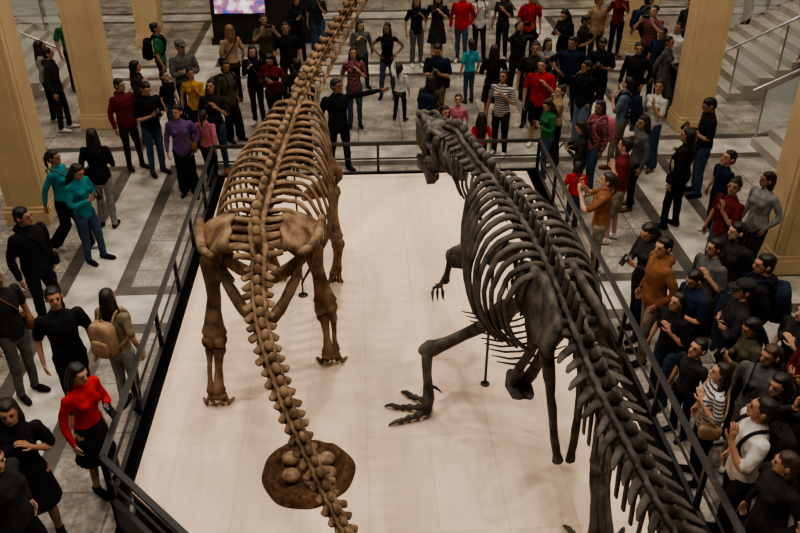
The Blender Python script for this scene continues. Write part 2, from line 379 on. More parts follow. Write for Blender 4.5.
for k in range(10):
    q,T=pp.at(aH+.55+k*.12); S=T.cross(UP).normalized(); zz=1.62-.02*k
    for s in(-1,1): tb.tube([V((q.x,q.y+.15,zz-.05)),V((q.x,q.y+.1,zz))+S*s*.16,V((q.x,q.y,zz+.14))+S*s*.34],[.013,.012,.006],n=5)
hp,hT=pp.at(aH+.03); hT=V((hT.x,hT.y,0)).normalized(); hS=hT.cross(UP).normalized()
for s in(-1,1):
    def L3(f,a,u): return hp+hT*f+hS*(s*a)+UP*u
    g=[]
    for i in range(13):
        u=-1+2*i/12; row=[]
        for j in range(6):
            v=j/5; top=.14*math.cos(u*1.25)+.06; bot=-.28+.14*abs(u)+.03*math.sin(i*1.1)
            row.append(L3(u*.48,.13+.09*v+.04*abs(u),lerp(top,bot,v)))
        g.append(row)
    tb.sheet(g,.045)
    for k in range(6):
        f=-.3+.12*k; tb.tube([L3(f,.04,.02),L3(f,.15,.02)],[(.045,.03)]*2,n=6,ref=hT)
for s in(-1,1):
    a=hp+hS*s*.16+hT*.2-UP*.30
    b=W(519,384,1.35)+hS*s*.045
    c=cat([tuple(a),tuple(a.lerp(b,.35)-hT*.03-hS*s*.05),tuple(a.lerp(b,.75)),tuple(b)],4)
    tb.tube(c,[(lerp(.065,.040,min(1,i/6)),lerp(.075,.055,min(1,i/6))) for i in range(len(c))],n=8)
    tb.tube([b+hT*.14+UP*.03,b+hT*.02-UP*.03,b-hT*.14-UP*.02,b-hT*.22+UP*.02],[(.035,.045),(.045,.08),(.04,.07),(.02,.03)],n=8,ref=hS)
    a=hp+hS*s*.16-hT*.2-UP*.28; b=W(564,460,1.15)+hS*s*.055
    c=cat([tuple(a),tuple(a.lerp(b,.3)),tuple(a.lerp(b,.7)+hS*s*.01),tuple(b)],4)
    tb.tube(c,[(lerp(.055,.028,min(1,i/5)),lerp(.065,.036,min(1,i/5))) for i in range(len(c)-1)]+[(.038,.048)],n=8)
def tleg(hip,knee,ank,foot,fd):
    fd=V(fd).normalized(); sd=fd.cross(UP)
    tb.tube([hip+(hp-hip).normalized()*.12,hip],[.075,.095],n=10)
    bone(tb,hip,knee,.08,1.35,1.45,V((0,.04,.03)))
    tb.ell(knee,(.10,.11,.10)); bone(tb,knee-UP*.05,ank,.066,1.9,1.45,bow=V((0,0,-.03))); 
    o=(ank-knee).cross(UP); o=o.normalized()*.075 if o.length>.01 else sd*.075
    bone(tb,knee+o-UP*.05,ank+o*.7,.026,1.7,1.5,n=8)
    tb.ell(ank,(.09,.08,.07))
    for k,a in enumerate((-1,0,1)):
        e=foot+sd*a*.075+UP*.10; bone(tb,ank+sd*a*.035,e,.043,1.25,1.35,n=8)
        dd=(fd+sd*a*.55).normalized(); q=e; 
        for m_ in range(3 if a else 4):
            ln=.105-.015*m_; z=max(PZ+.035,q.z-.035); q2=q+dd*ln; q2.z=z+(.02 if m_==1 else 0)
            bone(tb,q,q2,.034-.003*m_,1.35,1.3,n=8); q=q2
        claw(tb,q,dd,.14,.028)
    claw(tb,ank.lerp(foot,.6)-fd*.03+sd*.05,-fd+UP*-.4,.12,.02)
lf=W(428,414,PZ); 
tleg(W(540,305,2.28),W(503,311,1.75),W(427,350,1.12),V((lf.x,lf.y,PZ)),V((-.62,.18,0)))
rf=W(600,560,PZ)
tleg(W(594,310,2.28),W(611,362,1.65),W(600,468,1.10),V((rf.x,rf.y,PZ)),V((.1,1,0)))
sp_,sT_=pp.at(aS-.1); S_=sT_.cross(UP).normalized()
for s in(-1,1):
    base=sp_+sT_*.42
    g0=V((base.x,base.y,1.95))+S_*s*.33
    c=cat([tuple(g0+sT_*.05-UP*.05),tuple(g0-sT_*.12+UP*.12+S_*s*.08),tuple(g0-sT_*.4+UP*.34+S_*s*.12),tuple(g0-sT_*.62+UP*.50+S_*s*.03)],4)
    tb.tube(c,[(.02,[.10,.09,.06,.045,.04,.04,.04,.042,.045,.05,.055,.06,.07][min(12,i)]) for i in range(len(c))],n=8,ref=UP)
    tb.tube([g0,g0+sT_*.12-UP*.1-S_*s*.08,g0+sT_*.12-UP*.2-S_*s*.22],[(.025,.1),(.02,.1),(.02,.05)],n=8)
    el=g0-sT_*.05-UP*.24+S_*s*.07; wr=el+sT_*.12-UP*.13+S_*s*.02
    bone(tb,g0,el,.034,1.5,1.4); bone(tb,el,wr,.022,1.4,1.3,n=8); bone(tb,el+S_*s*.03,wr+S_*s*.03,.018,1.4,1.3,n=8)
    for a in(-1,0,1):
        e=wr+sT_*.06-UP*.06+S_*a*.04; bone(tb,wr,e,.015,1.3,1.3,n=7); f=e-UP*.06+S_*a*.02; bone(tb,e,f,.014,1.3,1.2,n=7); claw(tb,f,-UP-sT_*.3,.09,.018,-sT_)
nape=pp.at(pp.L)[0]; tip=W(420,109,2.66); fw=(tip-nape).normalized(); sd=fw.cross(UP).normalized(); uu=sd.cross(fw); SL=1.42
nape=nape-fw*.12
def K(s,a,u): return nape+fw*(s*SL-.03)+sd*a+uu*u
def hwf(s):
    s=max(0,min(1,s))*8; i=min(7,int(s)); A=[.17,.21,.20,.155,.13,.12,.105,.09,.045]; return lerp(A[i],A[i+1],s-i)
g=[]
for i in range(19):
    s=i/18; w=hwf(s)*.72; zt=.05+.03*math.sin(s*6)-.10*max(0,s-.75)*2-.04*s
    g.append([K(s,w*(-1+2*j/6),zt-.07*abs(-1+2*j/6)**2) for j in range(7)])
tb.sheet(g,.05)
for s_ in(-1,1):
    def Q(s,u,k=1.0): return K(s,s_*hwf(s)*k,u)
    tb.tube([Q(s,.035+.02*math.sin(s*20)-(.12*max(0,s-.8)*3 if s>.8 else 0),.75) for s in [i/16 for i in range(17)]],.032,n=7)
    gg=[[Q(s,lerp(-.30+.03*math.sin(s*5),top,v/3)) for v in range(4)] for s,top in ((.46,-.20),(.54,-.17),(.62,-.12),(.70,-.06),(.78,-.03),(.86,-.04),(.93,-.08),(.985,-.15))]
    tb.sheet(gg,.035)
    for a,b,r in (((.0,.0),(.03,-.34),.045),((.17,.02),(.20,-.26),.038),((.38,.02),(.40,-.27),.036),((.38,.0),(.46,-.03),.03),((.60,0),(.56,-.18),.025)):
        tb.tube([Q(a[0],a[1],.85),Q((a[0]+b[0])/2+.01,(a[1]+b[1])/2),Q(*b)],[(r,r*1.3),(r*.75,r),(r,r*1.4)],n=7)
    tb.tube([Q(.02,-.33),Q(.12,-.25),Q(.25,-.30),Q(.4,-.29),Q(.5,-.27)],[.04,.035,.045,.04,.035],n=7)
    tb.tube([Q(0,-.10),Q(.1,-.12),Q(.19,-.10)],.03,n=7)
    for k in range(13):
        s=.44+.042*k; L=.075+.03*math.sin(k*2.1); q=Q(s,-.30,.96); tb.tube([q,q-uu*L*.6,q-uu*L-fw*.02],[(.010,.018),(.008,.014),(.003,.003)],n=6,ref=fw)
    jm=lambda s: -.36-.22*s
    gg=[[Q(s,jm(s)-h*v/2,.93) for v in range(3)] for s,h in ((.0,.07),(.08,.14),(.2,.17),(.35,.15),(.5,.11),(.65,.10),(.8,.10),(.9,.11),(.96,.07))]
    tb.sheet(gg,.035)
    for k in range(11):
        s=.46+.045*k; q=Q(s,jm(s),.93); tb.tube([q,q+uu*.05,q+uu*.075-fw*.015],[(.010,.016),(.007,.012),(.003,.003)],n=6,ref=fw)
tb.tube([K(0,-.17,-.05),K(-.02,0,-.02),K(0,.17,-.05)],[(.04,.06)]*3,n=8); tb.ell(K(-.01,0,-.08),(.07,.07,.07))
tb.tube([K(.97,-.045,-.56),K(.99,0,-.57),K(.97,.045,-.56)],.04,n=7)
weather(tb,.010,9)
TO=V((1.5,5.5,PZ)); ther=obj(tb,'theropod_skeleton',[BONE2],TO)
sup=MB()
a=W(485,384,PZ+.002); sup.tube([a,V((a.x,a.y,2.0)),V((a.x+.25,a.y+.05,2.45))],.015,n=8,rnd=False); sup.tube([a,a+UP*.01],.05,n=16,rnd=False)
obj(sup,'support_post',[IRON],TO,parent=ther)
# ------------------------------------------------------------ nest
nb=MB(); nc=W(308,473,PZ); NR=.445
rows=[]
for i in range(20):
    rr=[]; q=i/19
    for j in range(64):
        a=2*math.pi*j/64; r=NR*q
        z=.020+.060*math.exp(-((q-.82)/.11)**2)+(.006*math.sin(a*9+q*14)+.006*math.sin(a*17-q*9))*min(1,q*2)
        if i==19: z=.002
        k=1+.025*math.sin(a*3+1)+.012*math.sin(a*8)
        rr.append(V((nc.x+r*k*math.cos(a),nc.y+r*k*math.sin(a),PZ+z)))
    rows.append(rr)
vs=[p for r in rows for p in r]; fs=[]
for i in range(19):
    for j in range(64): a=i*64+j; b=i*64+(j+1)%64; fs.append((a,a+64,b+64,b))
nb.add(vs,fs,0)
NM=mat('nest_earth',(.125,.070,.038),.95,scale=18,bump=1,c2=(.05,.027,.016),spec=.1); EM=mat('fossil_eggshell',(.33,.22,.14),.85,scale=20,bump=.5,c2=(.19,.12,.075),spec=.2)
for x,y,r in ((-.17,.12,.083),(.01,.20,.08),(.18,.10,.08),(.20,-.09,.08),(.05,-.17,.078),(-.15,-.10,.088),(.02,.02,.075)):
    nb.ell((nc.x+x,nc.y+y,PZ+.075),(r,r*.92,.072),mi=1)
obj(nb,'dinosaur_nest',[NM,EM],nc)
# ------------------------------------------------------------ platform + fence
PX0,PX1,PY0,PY1=-2.2,2.78,2.6,12.3
outl=[(-1.05,PY0),(PX1,PY0),(PX1,PY1),(PX0,PY1),(PX0,5.5),(-1.05,4.35)]
pb=MB(); n=len(outl)
pb.add([(x,y,PZ) for x,y in outl]+[(x,y,PZ-.04) for x,y in outl],[tuple(range(n))]+[(i,i+n,(i+1)%n+n,(i+1)%n) for i in range(n)]+[tuple(reversed(range(n,2*n)))],0)
pb.add([(x,y,PZ-.04) for x,y in outl]+[(x,y,0) for x,y in outl],[(i,i+n,(i+1)%n+n,(i+1)%n) for i in range(n)],1)
plat=obj(pb,'exhibit_platform',[plat_mat(),BLACK],(0,8,0),smooth=False)
fb=MB(); o1=.16; o2=.20
fl=[(PX1+o2,PY0),(PX1+o2,PY1+.12),(PX0-o1,PY1+.12),(PX0-o1,5.44),(-1.15,4.2)]
RZ=.95
for a,b in zip(fl,fl[1:]):
    a=V((*a,0));b=V((*b,0)); L=(b-a).length; k=max(1,round(L/1.25))
    fb.beam(a+UP*RZ,b+UP*RZ,.055,.04); fb.beam(a+UP*.68,b+UP*.68,.022,.022); fb.beam(a+UP*.42,b+UP*.42,.05,.05); fb.beam(a+UP*.21,b+UP*.21,.03,.42)
    for i in range(k+1):
        q=a.lerp(b,i/k); fb.box((q.x,q.y,RZ/2),(.022,.022,RZ/2)); fb.box((q.x,q.y,.012),(.05,.05,.012))
obj(fb,'barrier_railing',[BLACK],(0,8,0),smooth=False)
# ------------------------------------------------------------ room shell
FM=floor_mat(); WM=mat('wall_plaster',(.30,.25,.18),.8,.08)
def simple(name,c,h,m): 
    b=MB(); b.box(c,h); return obj(b,name,[m],c,smooth=False)
simple('floor',(0,12,-.1),(14,24,.1),FM)
simple('wall_back',(0,36.1,6.5),(14,.1,6.5),WM); simple('wall_left',(-14.1,12,6.5),(.1,24,6.5),WM)
simple('wall_right',(14.1,12,6.5),(.1,24,6.5),WM); simple('wall_front',(0,-12.1,6.5),(14,.1,6.5),WM)
simple('ceiling',(0,12,13.1),(14,24,.1),WM)
CM=mat('column_stone',(.60,.45,.26),.55,.08,scale=2)
cols=[(-5.25,12.0),(-5.2,16.0),(-5.35,21.7),(-5.3,27.2),(6.15,9.9),(6.65,15.2),(7.2,20.5),(7.3,26)]
for x,y in cols:
    b=MB(); b.box((x,y,6.5),(.30,.30,6.5))
    for dx,dy in((1,0),(-1,0),(0,1),(0,-1)): b.box((x+dx*.303,y+dy*.303,6.5),(.21 if dy else .012,.21 if dx else .012,6.3))
    b.box((x,y,.12),(.34,.34,.12)); b.box((x,y,.27),(.325,.325,.04))
    obj(b,'stone_column',[CM],(x,y,0),smooth=False,bevel=.015)
GL=glass_mat(); ST=mat('stair_marble',(.42,.39,.33),.4,.12,scale=3)
def stairs(x0,sx,y0,y1):
    b=MB(); N=15; tr=.32; rs=.165
    for i in range(N):
        b.box((x0+sx*(i+.5)*tr,(y0+y1)/2,(i+1)*rs/2),(tr/2,(y1-y0)/2,(i+1)*rs/2))
    o=obj(b,'staircase',[ST],(x0,(y0+y1)/2,0),smooth=False)
    g=MB(); r=MB()
    for y in (y0+.04,y1-.04):
        a=V((x0,y,.05)); c=V((x0+sx*N*tr,y,N*rs)); 
        for k in range(5):
            p=a.lerp(c,k/5+.01); q=a.lerp(c,(k+1)/5-.01)
            g.add([p+V((0,-.008,.15)),q+V((0,-.008,.15)),q+V((0,-.008,1.0)),p+V((0,-.008,1.0)),p+V((0,.008,.15)),q+V((0,.008,.15)),q+V((0,.008,1.0)),p+V((0,.008,1.0))],[(0,1,2,3),(7,6,5,4),(0,4,5,1),(1,5,6,2),(2,6,7,3),(3,7,4,0)])
            r.tube([p,p+UP*1.05],.018,n=8)
        r.tube([a+UP*1.05-V((sx*.2,0,0)),c+UP*1.05],.028,n=8)
    obj(g,'glass_panels',[GL],(x0,(y0+y1)/2,0),parent=o,smooth=False); obj(r,'handrails',[STEEL],(x0,(y0+y1)/2,0),parent=o)
ST_=((-6.5,-1,12.9,15.4),(7.5,1,10.9,14.2),(-6.6,-1,17.6,20.6),(8.0,1,16.6,19.6))
for q in ST_: stairs(*q)
b=MB(); b.box((-2.35,22.0,1.75),(1.35,.5,1.75),0); b.box((-2.35,21.46,.08),(1.4,.05,.08),0); b.box((-2.95,21.49,1.22),(.72,.03,.5),0)
vb=obj(b,'video_display_booth',[mat('booth_black',(.01,.01,.011),.6,.1)],(-2.35,22,0),smooth=False)
b=MB(); b.box((-2.95,21.45,1.22),(.64,.012,.42)); obj(b,'video_screen',[screen_mat()],(-2.35,22,0),parent=vb,smooth=False)
# ------------------------------------------------------------ people
GI={'skin':0,'hair':1,'top':2,'bottom':3,'shoes':4,'dark':5}
def remesh(mb,vox):
    me=mb.mesh('tmp'); ob=bpy.data.objects.new('tmp',me); COL.objects.link(ob)
    r=ob.modifiers.new('r','REMESH'); r.mode='VOXEL'; r.voxel_size=vox; r.adaptivity=0
    s=ob.modifiers.new('s','SMOOTH'); s.factor=.5; s.iterations=2
    dg=bpy.context.evaluated_depsgraph_get(); out=bpy.data.meshes.new_from_object(ob.evaluated_get(dg))
    bpy.data.objects.remove(ob); bpy.data.meshes.remove(me); return out
ARM={
 'down':((.25,.04,1.10),(.26,-.05,.85),(0,-.15,-1)),
 'phone':((.22,-.03,1.12),(.05,-.26,1.17),(-.35,-.45,.5)),
 'photo':((.25,-.15,1.25),(.10,-.33,1.44),(-.15,-.3,.9)),
 'high':((.26,-.20,1.44),(.12,-.32,1.66),(-.1,-.2,1)),
 'cross':((.22,-.07,1.12),(-.05,-.19,1.15),(-1,.05,.1)),
 'hips':((.36,.09,1.16),(.18,-.03,1.0),(-.5,-.5,-.5)),
 'point':((.44,-.08,1.40),(.68,-.13,1.44),(1,-.1,.05)),
 'pfwd':((.25,-.22,1.28),(.22,-.46,1.36),(0,-1,.2)),
 'strap':((.23,0,1.10),(.09,-.15,1.27),(-.5,-.1,.7)),
 'fwd':((.22,.08,1.12),(.22,-.16,1.02),(0,-1,-.2)),
 'back':((.23,.12,1.12),(.23,.17,.88),(0,.1,-1)),
 'up':((.26,-.14,1.52),(.22,-.22,1.75),(0,-.2,1)),
 'pocket':((.27,.08,1.11),(.19,-.04,.93),(-.2,-.2,-1)),
 'chin':((.20,-.10,1.12),(.05,-.20,1.33),(-.2,.2,1)),
}
LEG={'st':(((.095,-.01,.49),(.105,.02,.08)),((.09,-.01,.49),(.10,.02,.08))),
 'wd':(((.12,-.02,.49),(.16,.02,.08)),((.12,-.02,.49),(.15,.03,.08))),
 'wk':(((.09,-.14,.50),(.09,-.20,.08)),((.09,.0,.49),(.09,.25,.12))),
 'ct':(((.10,-.08,.50),(.13,-.07,.08)),((.08,0,.49),(.08,.03,.08)))}
def person(key,arms,legs,hair,sleeve,lower,fem,pitch=0,yaw=0,child=False,cap=False,phone=None,loose=0,hood=False):
    G={k:MB() for k in GI}; E={k:MB() for k in GI}
    k=.93 if fem else 1.0; lo=1+loose
    top,bot=G['top'],G['bottom']
    rg=[(.86,.155,.112,.0),(.93,.165,.118,.005),(1.08,.135 if fem else .15,.10,0),(1.25,.158 if fem else .172,.118 if not fem else .122,-.005),(1.34,.175,.10,.0),(1.40,.13,.075,.01),(1.44,.07,.06,.01)]
    top.tube([(0,y,z) for z,a,b2,y in rg],[(a*k*lo,b2*lo) for z,a,b2,y in rg],n=20,ref=(0,1,0))
    if hood: top.ell((0,.09,1.42),(.10,.07,.06)); top.tube([(-.12,-.0,.87),(0,-.02,.87),(.12,0,.87)],[(.06,.12)]*3,n=10,ref=(0,0,1))
    if fem:
        for s in(-1,1): top.ell((s*.07,-.095,1.25),(.065,.055,.06))
    bot.tube([(0,0,.82),(0,.01,.90),(0,.0,.98)],[(.13*k,.10),(.16,.115),(.15*k,.105)],n=18,ref=(0,1,0))
    if lower in('dress','skirt'):
        bt=top if lower=='dress' else bot
        bt.tube([(0,0,.98),(0,0,.85),(0,0,.7),(0,.01,.5)],[(.15,.11),(.17,.13),(.19,.15),(.22,.18)],n=20,ref=(0,1,0),rnd=False)
    for si,s in enumerate((1,-1)):
        kn,an=LEG[legs][si]; hip=V((s*.088,0,.88)); kn=V((s*kn[0],kn[1],kn[2])); an=V((s*an[0],an[1],an[2]))
        bare=lower in('shorts','skirt','dress')
        lg=G['skin'] if bare else bot
        f=.72 if bare else 1
        lg.tube(cat([tuple(hip),tuple(kn),tuple(an)],4),[(x*f if i>3 else x) for i,x in enumerate([.088,.084,.077,.070,.062,.064 if bare else .06,.063 if bare else .057,.052,.05])],n=12)
        if lower=='shorts': bot.tube([hip,hip.lerp(kn,.9)],[.097,.088],n=12)
        if lower=='wide': bot.tube([hip,kn,an+UP*.03],[.095,.09,.10],n=12)
        sh=G['shoes']; an0=V((an.x,an.y,max(.045,an.z-.035)))
        tdir=V((s*.2,-1,0)).normalized()
        sh.tube([an0-tdir*.045,an0+tdir*.05,an0+tdir*.13-UP*.008,an0+tdir*.18-UP*.012],[(.036,.042),(.042,.042),(.044,.034),(.034,.026)],n=10)
        sh.tube([an0,an0+UP*.05],[.04,.042],n=10)
        el,wr,hd=ARM[arms[si]]; m=lambda q:V((q[0]*s,q[1],q[2]))
        S0=V((s*.178*k,.005,1.365)); e=m(el); w=m(wr); e=S0+(e-S0).normalized()*.275; w=e+(w-e).normalized()*.245; hd=m(hd).normalized()
        full=cat([tuple(S0),tuple(e),tuple(w)],4); R=[.054,.051,.048,.044,.041,.040,.036,.031,.028]; R=[r*k for r in R]
        G['skin'].tube(full,[r*.92 for r in R],n=10)
        if sleeve=='long': top.tube(full[:8]+[list(V(full[7]).lerp(V(full[8]),.7))],[(r+.007)*(1+loose*.5) for r in R],n=10)
        elif sleeve=='short': top.tube(full[:4],[.060*k,.058*k,.057*k,.056*k],n=10)
        else: top.tube(full[:2],[.056*k,.045*k],n=10)
        pn=V((-s,0,0)) if abs(hd.x)<.7 else V((0,1,0)) 
        if arms[si] in('phone','photo','high'): pn=V((-s*.6,0.6,.3))
        pn=(pn-hd*pn.dot(hd)).normalized(); wd=hd.cross(pn).normalized()
        if wd.y>0: wd=-wd
        G['skin'].tube([w,w+hd*.035,w+hd*.085],[(.022,.026),(.034,.018),(.038,.015)],n=10,ref=pn)
        for fi,(o,ln) in enumerate(((.028,.068),(.010,.078),(-.009,.072),(-.027,.056))):
            b0=w+hd*.082+wd*o
            E['skin'].tube([b0,b0+hd*ln*.45+pn*.006,b0+hd*ln*.75+pn*.020,b0+hd*ln*.88+pn*.036],[.0092,.0088,.008,.006],n=6)
        b0=w+hd*.02+wd*.024; E['skin'].tube([b0,b0+hd*.03+wd*.026+pn*.008,b0+hd*.062+wd*.032+pn*.018],[.012,.010,.007],n=6)
    G['skin'].tube([(0,.012,1.38),(0,.008,1.50)],[.060*k,.052*k],n=12)
    hs=1.28 if child else 1.0
    HM=Matrix.Translation((0,0,1.485))@Matrix.Rotation(math.radians(yaw),4,'Z')@Matrix.Rotation(math.radians(pitch),4,'X')@Matrix.Scale(hs,4)@Matrix.Translation((0,0,-1.485))
    hg={q:MB() for q in('skin','hair','top')}; he={q:MB() for q in GI}
    sk=hg['skin']; sk.ell((0,-.002,1.605),(.074,.092,.092)); sk.ell((0,-.035,1.545),(.055,.062,.07)); sk.ell((0,-.075,1.502),(.026,.022,.018))
    sk.tube([(0,-.088,1.605),(0,-.108,1.572),(0,-.100,1.556)],[.011,.016,.014],n=8)
    sk.ell((0,-.088,1.625),(.05,.012,.010))
    for s in(-1,1): he['skin'].ell((s*.077,.005,1.58),(.010,.020,.032)); he['dark'].ell((s*.030,-.0915,1.597),(.012,.006,.0065)); he['hair'].ell((s*.031,-.096,1.617),(.018,.006,.004))
    he['dark'].ell((0,-.0945,1.530),(.022,.006,.003))
    h=hg['hair']
    h.ell((0,.018,1.622),(.083,.092,.090)); h.ell((0,.005,1.668),(.070,.082,.045)); h.ell((0,.05,1.565),(.070,.055,.065))
    if hair=='long':
        h.tube([(0,.03,1.64),(0,.065,1.55),(0,.085,1.44),(0,.095,1.32),(0,.09,1.22)],[(.08,.07),(.085,.05),(.09,.038),(.08,.032),(.05,.022)],n=12,ref=(0,1,0))
        for s in(-1,1): h.tube([(s*.068,.0,1.62),(s*.08,.01,1.54),(s*.085,.02,1.44),(s*.075,.03,1.36)],[.022,.026,.024,.014],n=8)
    elif hair=='tail':
        h.ell((0,.105,1.63),(.03,.03,.03)); h.tube([(0,.11,1.63),(0,.15,1.56),(0,.14,1.46),(0,.12,1.38)],[.022,.03,.024,.01],n=8)
    elif hair=='bun': h.ell((0,.08,1.70),(.045,.045,.04))
    elif hair=='bob':
        h.tube([(0,.03,1.64),(0,.05,1.55),(0,.045,1.48)],[(.09,.07),(.098,.065),(.09,.05)],n=12,ref=(0,1,0))
    if cap:
        c=he['top']; c.ell((0,.01,1.665),(.092,.103,.062),nu=20); c.tube([(0,-.07,1.655),(0,-.13,1.645),(0,-.165,1.635)],[(.07,.010),(.065,.008),(.04,.006)],n=12,ref=(0,0,1)) 
    for d0,d1 in ((hg,G),(he,E)):
        for q,mm in d0.items():
            for p in mm.v: p.xyz=HM@p
            o=d1[q]; base=len(o.v); o.v+=mm.v; o.f+=[tuple(i+base for i in f) for f in mm.f]; o.m+=mm.m
    if phone=='phone': E['dark'].box((0,-.335,1.235),(.038,.006,.075),0,Matrix.Rotation(math.radians(-35),3,'X'))
    if phone=='photo': E['dark'].box((0,-.385,1.545),(.075,.006,.038),0)
    if phone=='high': E['dark'].box((0,-.37,1.78),(.085,.007,.045),0)
    allm=MB(); trees={}
    for q,mm in G.items():
        if mm.v:
            allm.add(mm.v,mm.f,GI[q]); trees[GI[q]]=BVHTree.FromPolygons([tuple(x) for x in mm.v],mm.f)
    me=remesh(allm,.0135)
    full=MB(); full.v=[v.co.copy() for v in me.vertices]
    for pl in me.polygons:
        c=pl.center; best=0; bd=9
        for gi,tr in trees.items():
            r=tr.find_nearest(c,bd)
            if r[0] is not None:
                dd=r[3]+(0.0 if gi!=0 else .002)
                if dd<bd: bd=dd; best=gi
        full.f.append(tuple(pl.vertices)); full.m.append(best)
    bpy.data.meshes.remove(me)
    tv=set()
    for f,m_ in zip(full.f,full.m):
        if m_ in(1,2,3): tv.update(f)
    sd_=len(T)*3.7
    for i in tv:
        p=full.v[i]; nz=noise.noise(V((p.x*9,p.y*9,p.z*5+sd_)))+.6*noise.noise(V((p.x*24,p.y*24,p.z*12+sd_)))
        r=V((p.x,p.y,0)); 
        if r.length>.01: p+=r.normalized()*nz*.013
    for q,mm in E.items():
        if mm.v: full.add(mm.v,mm.f,GI[q])
    out=full.mesh(key)
    for i in range(6): out.materials.append(None)
    return out
T={}
def tm(key,*a,**k): T[key]=person(key,*a,**k)
tm('m_stand',('down','down'),'st','short','short','long',False,pitch=-8)
tm('m_jack',('pocket','down'),'ct','short','long','long',False,yaw=20,loose=.10,hood=True)
tm('m_phone',('phone','phone'),'st','short','short','long',False,pitch=22,phone='phone')
tm('m_photo',('photo','photo'),'wd','short','short','long',False,pitch=-8,phone='photo')
tm('m_high',('high','high'),'wd','short','long','long',False,pitch=-14,phone='high',hood=True,loose=.06)
tm('m_walk',('back','fwd'),'wk','short','long','long',False)
tm('m_hips',('hips','hips'),'wd','short','short','long',False,yaw=-25)
tm('m_point',('point','down'),'wd','short','long','long',False,yaw=25)
tm('m_cross',('cross','cross'),'st','short','long','long',False,yaw=10,cap=True,loose=.06)
tm('m_chin',('chin','pocket'),'ct','short','short','long',False,yaw=-20,pitch=-10)
tm('m_short',('strap','down'),'ct','short','short','shorts',False,yaw=-15)
tm('w_stand',('down','strap'),'ct','long','long','long',True,yaw=15,loose=.10)
tm('w_tee',('strap','down'),'st','long','short','long',True,pitch=-8)
tm('w_phone',('phone','phone'),'ct','long','long','long',True,pitch=25,phone='phone')
tm('w_photo',('photo','photo'),'st','tail','short','long',True,pitch=-10,phone='photo')
tm('w_hips',('hips','hips'),'wd','long','none','long',True,yaw=-20)
tm('w_walk',('fwd','back'),'wk','tail','long','wide',True)
tm('w_bob',('pocket','down'),'ct','bob','long','wide',True,yaw=-30,loose=.12)
tm('w_bun',('chin','down'),'st','bun','short','wide',True,yaw=25,pitch=-12)
tm('w_dress',('strap','down'),'st','long','short','dress',True)
tm('w_skirt',('phone','down'),'ct','long','long','skirt',True,pitch=10,phone='phone')
tm('c_stand',('down','down'),'st','short','short','long',False,child=True,pitch=-15)
tm('c_up',('up','down'),'wd','tail','long','long',True,child=True,pitch=-18)
tm('c_walk',('fwd','back'),'wk','long','short','long',True,child=True)
C=dict(blk=(.008,.008,.010),dk=(.020,.019,.019),navy=(.010,.016,.042),grey=(.09,.09,.09),lg=(.25,.25,.24),wht=(.58,.56,.52),red=(.40,.012,.014),mar=(.12,.012,.016),teal=(.008,.20,.23),pink=(.50,.16,.20),pur=(.12,.06,.19),yel=(.42,.23,.035),oli=(.06,.06,.032),brn=(.17,.07,.03),tan=(.32,.21,.125),den=(.035,.06,.11),ldn=(.11,.16,.22),turq=(.03,.30,.37),grn=(.02,.13,.05),khk=(.19,.155,.105))
CW=dict(blk='black',dk='charcoal',navy='navy',grey='grey',lg='light_grey',wht='white',red='red',mar='maroon',teal='teal',pink='pink',pur='purple',yel='yellow',oli='olive',brn='brown',tan='tan',den='denim',ldn='blue',turq='turquoise',grn='green',khk='khaki',str='striped',pld='plaid',flo='floral')
fabric={k:mat('fabric_'+CW[k],c,.9,.22,scale=12,bump=.4,spec=.25) for k,c in C.items()}
fabric['str']=mat('fabric_striped',(.5,.48,.45),.85,.1,scale=12,bump=.3,stripe=((.03,.03,.05),22,False))
fabric['pld']=mat('fabric_plaid',(.20,.05,.04),.85,.1,scale=12,bump=.3,stripe=((.02,.02,.03),14,True))
fabric['flo']=mat('fabric_floral',(.32,.08,.08),.85,.1,scale=26,bump=.3,c2=(.025,.025,.04),lo=.48,hi=.54)
SK=[mat('skin_%d'%i,c,.6,.08,spec=.3) for i,c in enumerate(((.44,.245,.165),(.35,.185,.118),(.25,.13,.08),(.50,.30,.21)))]
HR=[mat('hair_%d'%i,c,.5,.3,scale=40,bump=.5) for i,c in enumerate(((.008,.006,.005),(.018,.010,.006),(.045,.022,.011),(.18,.10,.045)))]
SHOE=[fabric['blk'],fabric['wht'],fabric['dk'],fabric['brn'],fabric['blk']]; DARK=mat('dark_detail',(.008,.006,.006),.3,.1)
def backpack_mesh():
    b=MB(); b.ell((0,.215,1.16),(.145,.085,.22),p=4.5,nu=20,nv=12); b.ell((0,.30,1.08),(.11,.035,.11),p=4,nu=16)
    for s in(-1,1): b.tube(cat([(s*.09,.15,1.34),(s*.10,.06,1.44),(s*.10,-.07,1.40),(s*.105,-.135,1.25),(s*.13,-.06,1.08),(s*.12,.14,1.02)],4),[(.022,.008)]*21,n=6,ref=(1,0,0))
    b.tube([(-.03,.19,1.38),(0,.19,1.41),(.03,.19,1.38)],.008,n=6); return b.mesh('backpack')
def bag_mesh():
    b=MB(); b.ell((.20,-.02,.93),(.05,.11,.09),p=4,nu=16); b.tube(cat([(.19,.05,1.0),(.12,.12,1.15),(-.06,.13,1.38),(-.10,.03,1.45),(-.05,-.10,1.36),(.1,-.145,1.15),(.19,-.08,1.0)],4),[(.014,.005)]*25,n=6,ref=(1,0,0)); return b.mesh('shoulder_bag')
BP=backpack_mesh(); BG=bag_mesh(); BP.materials.append(None); BG.materials.append(None)
NAMES={'m':'man','w':'woman','c':'child'}
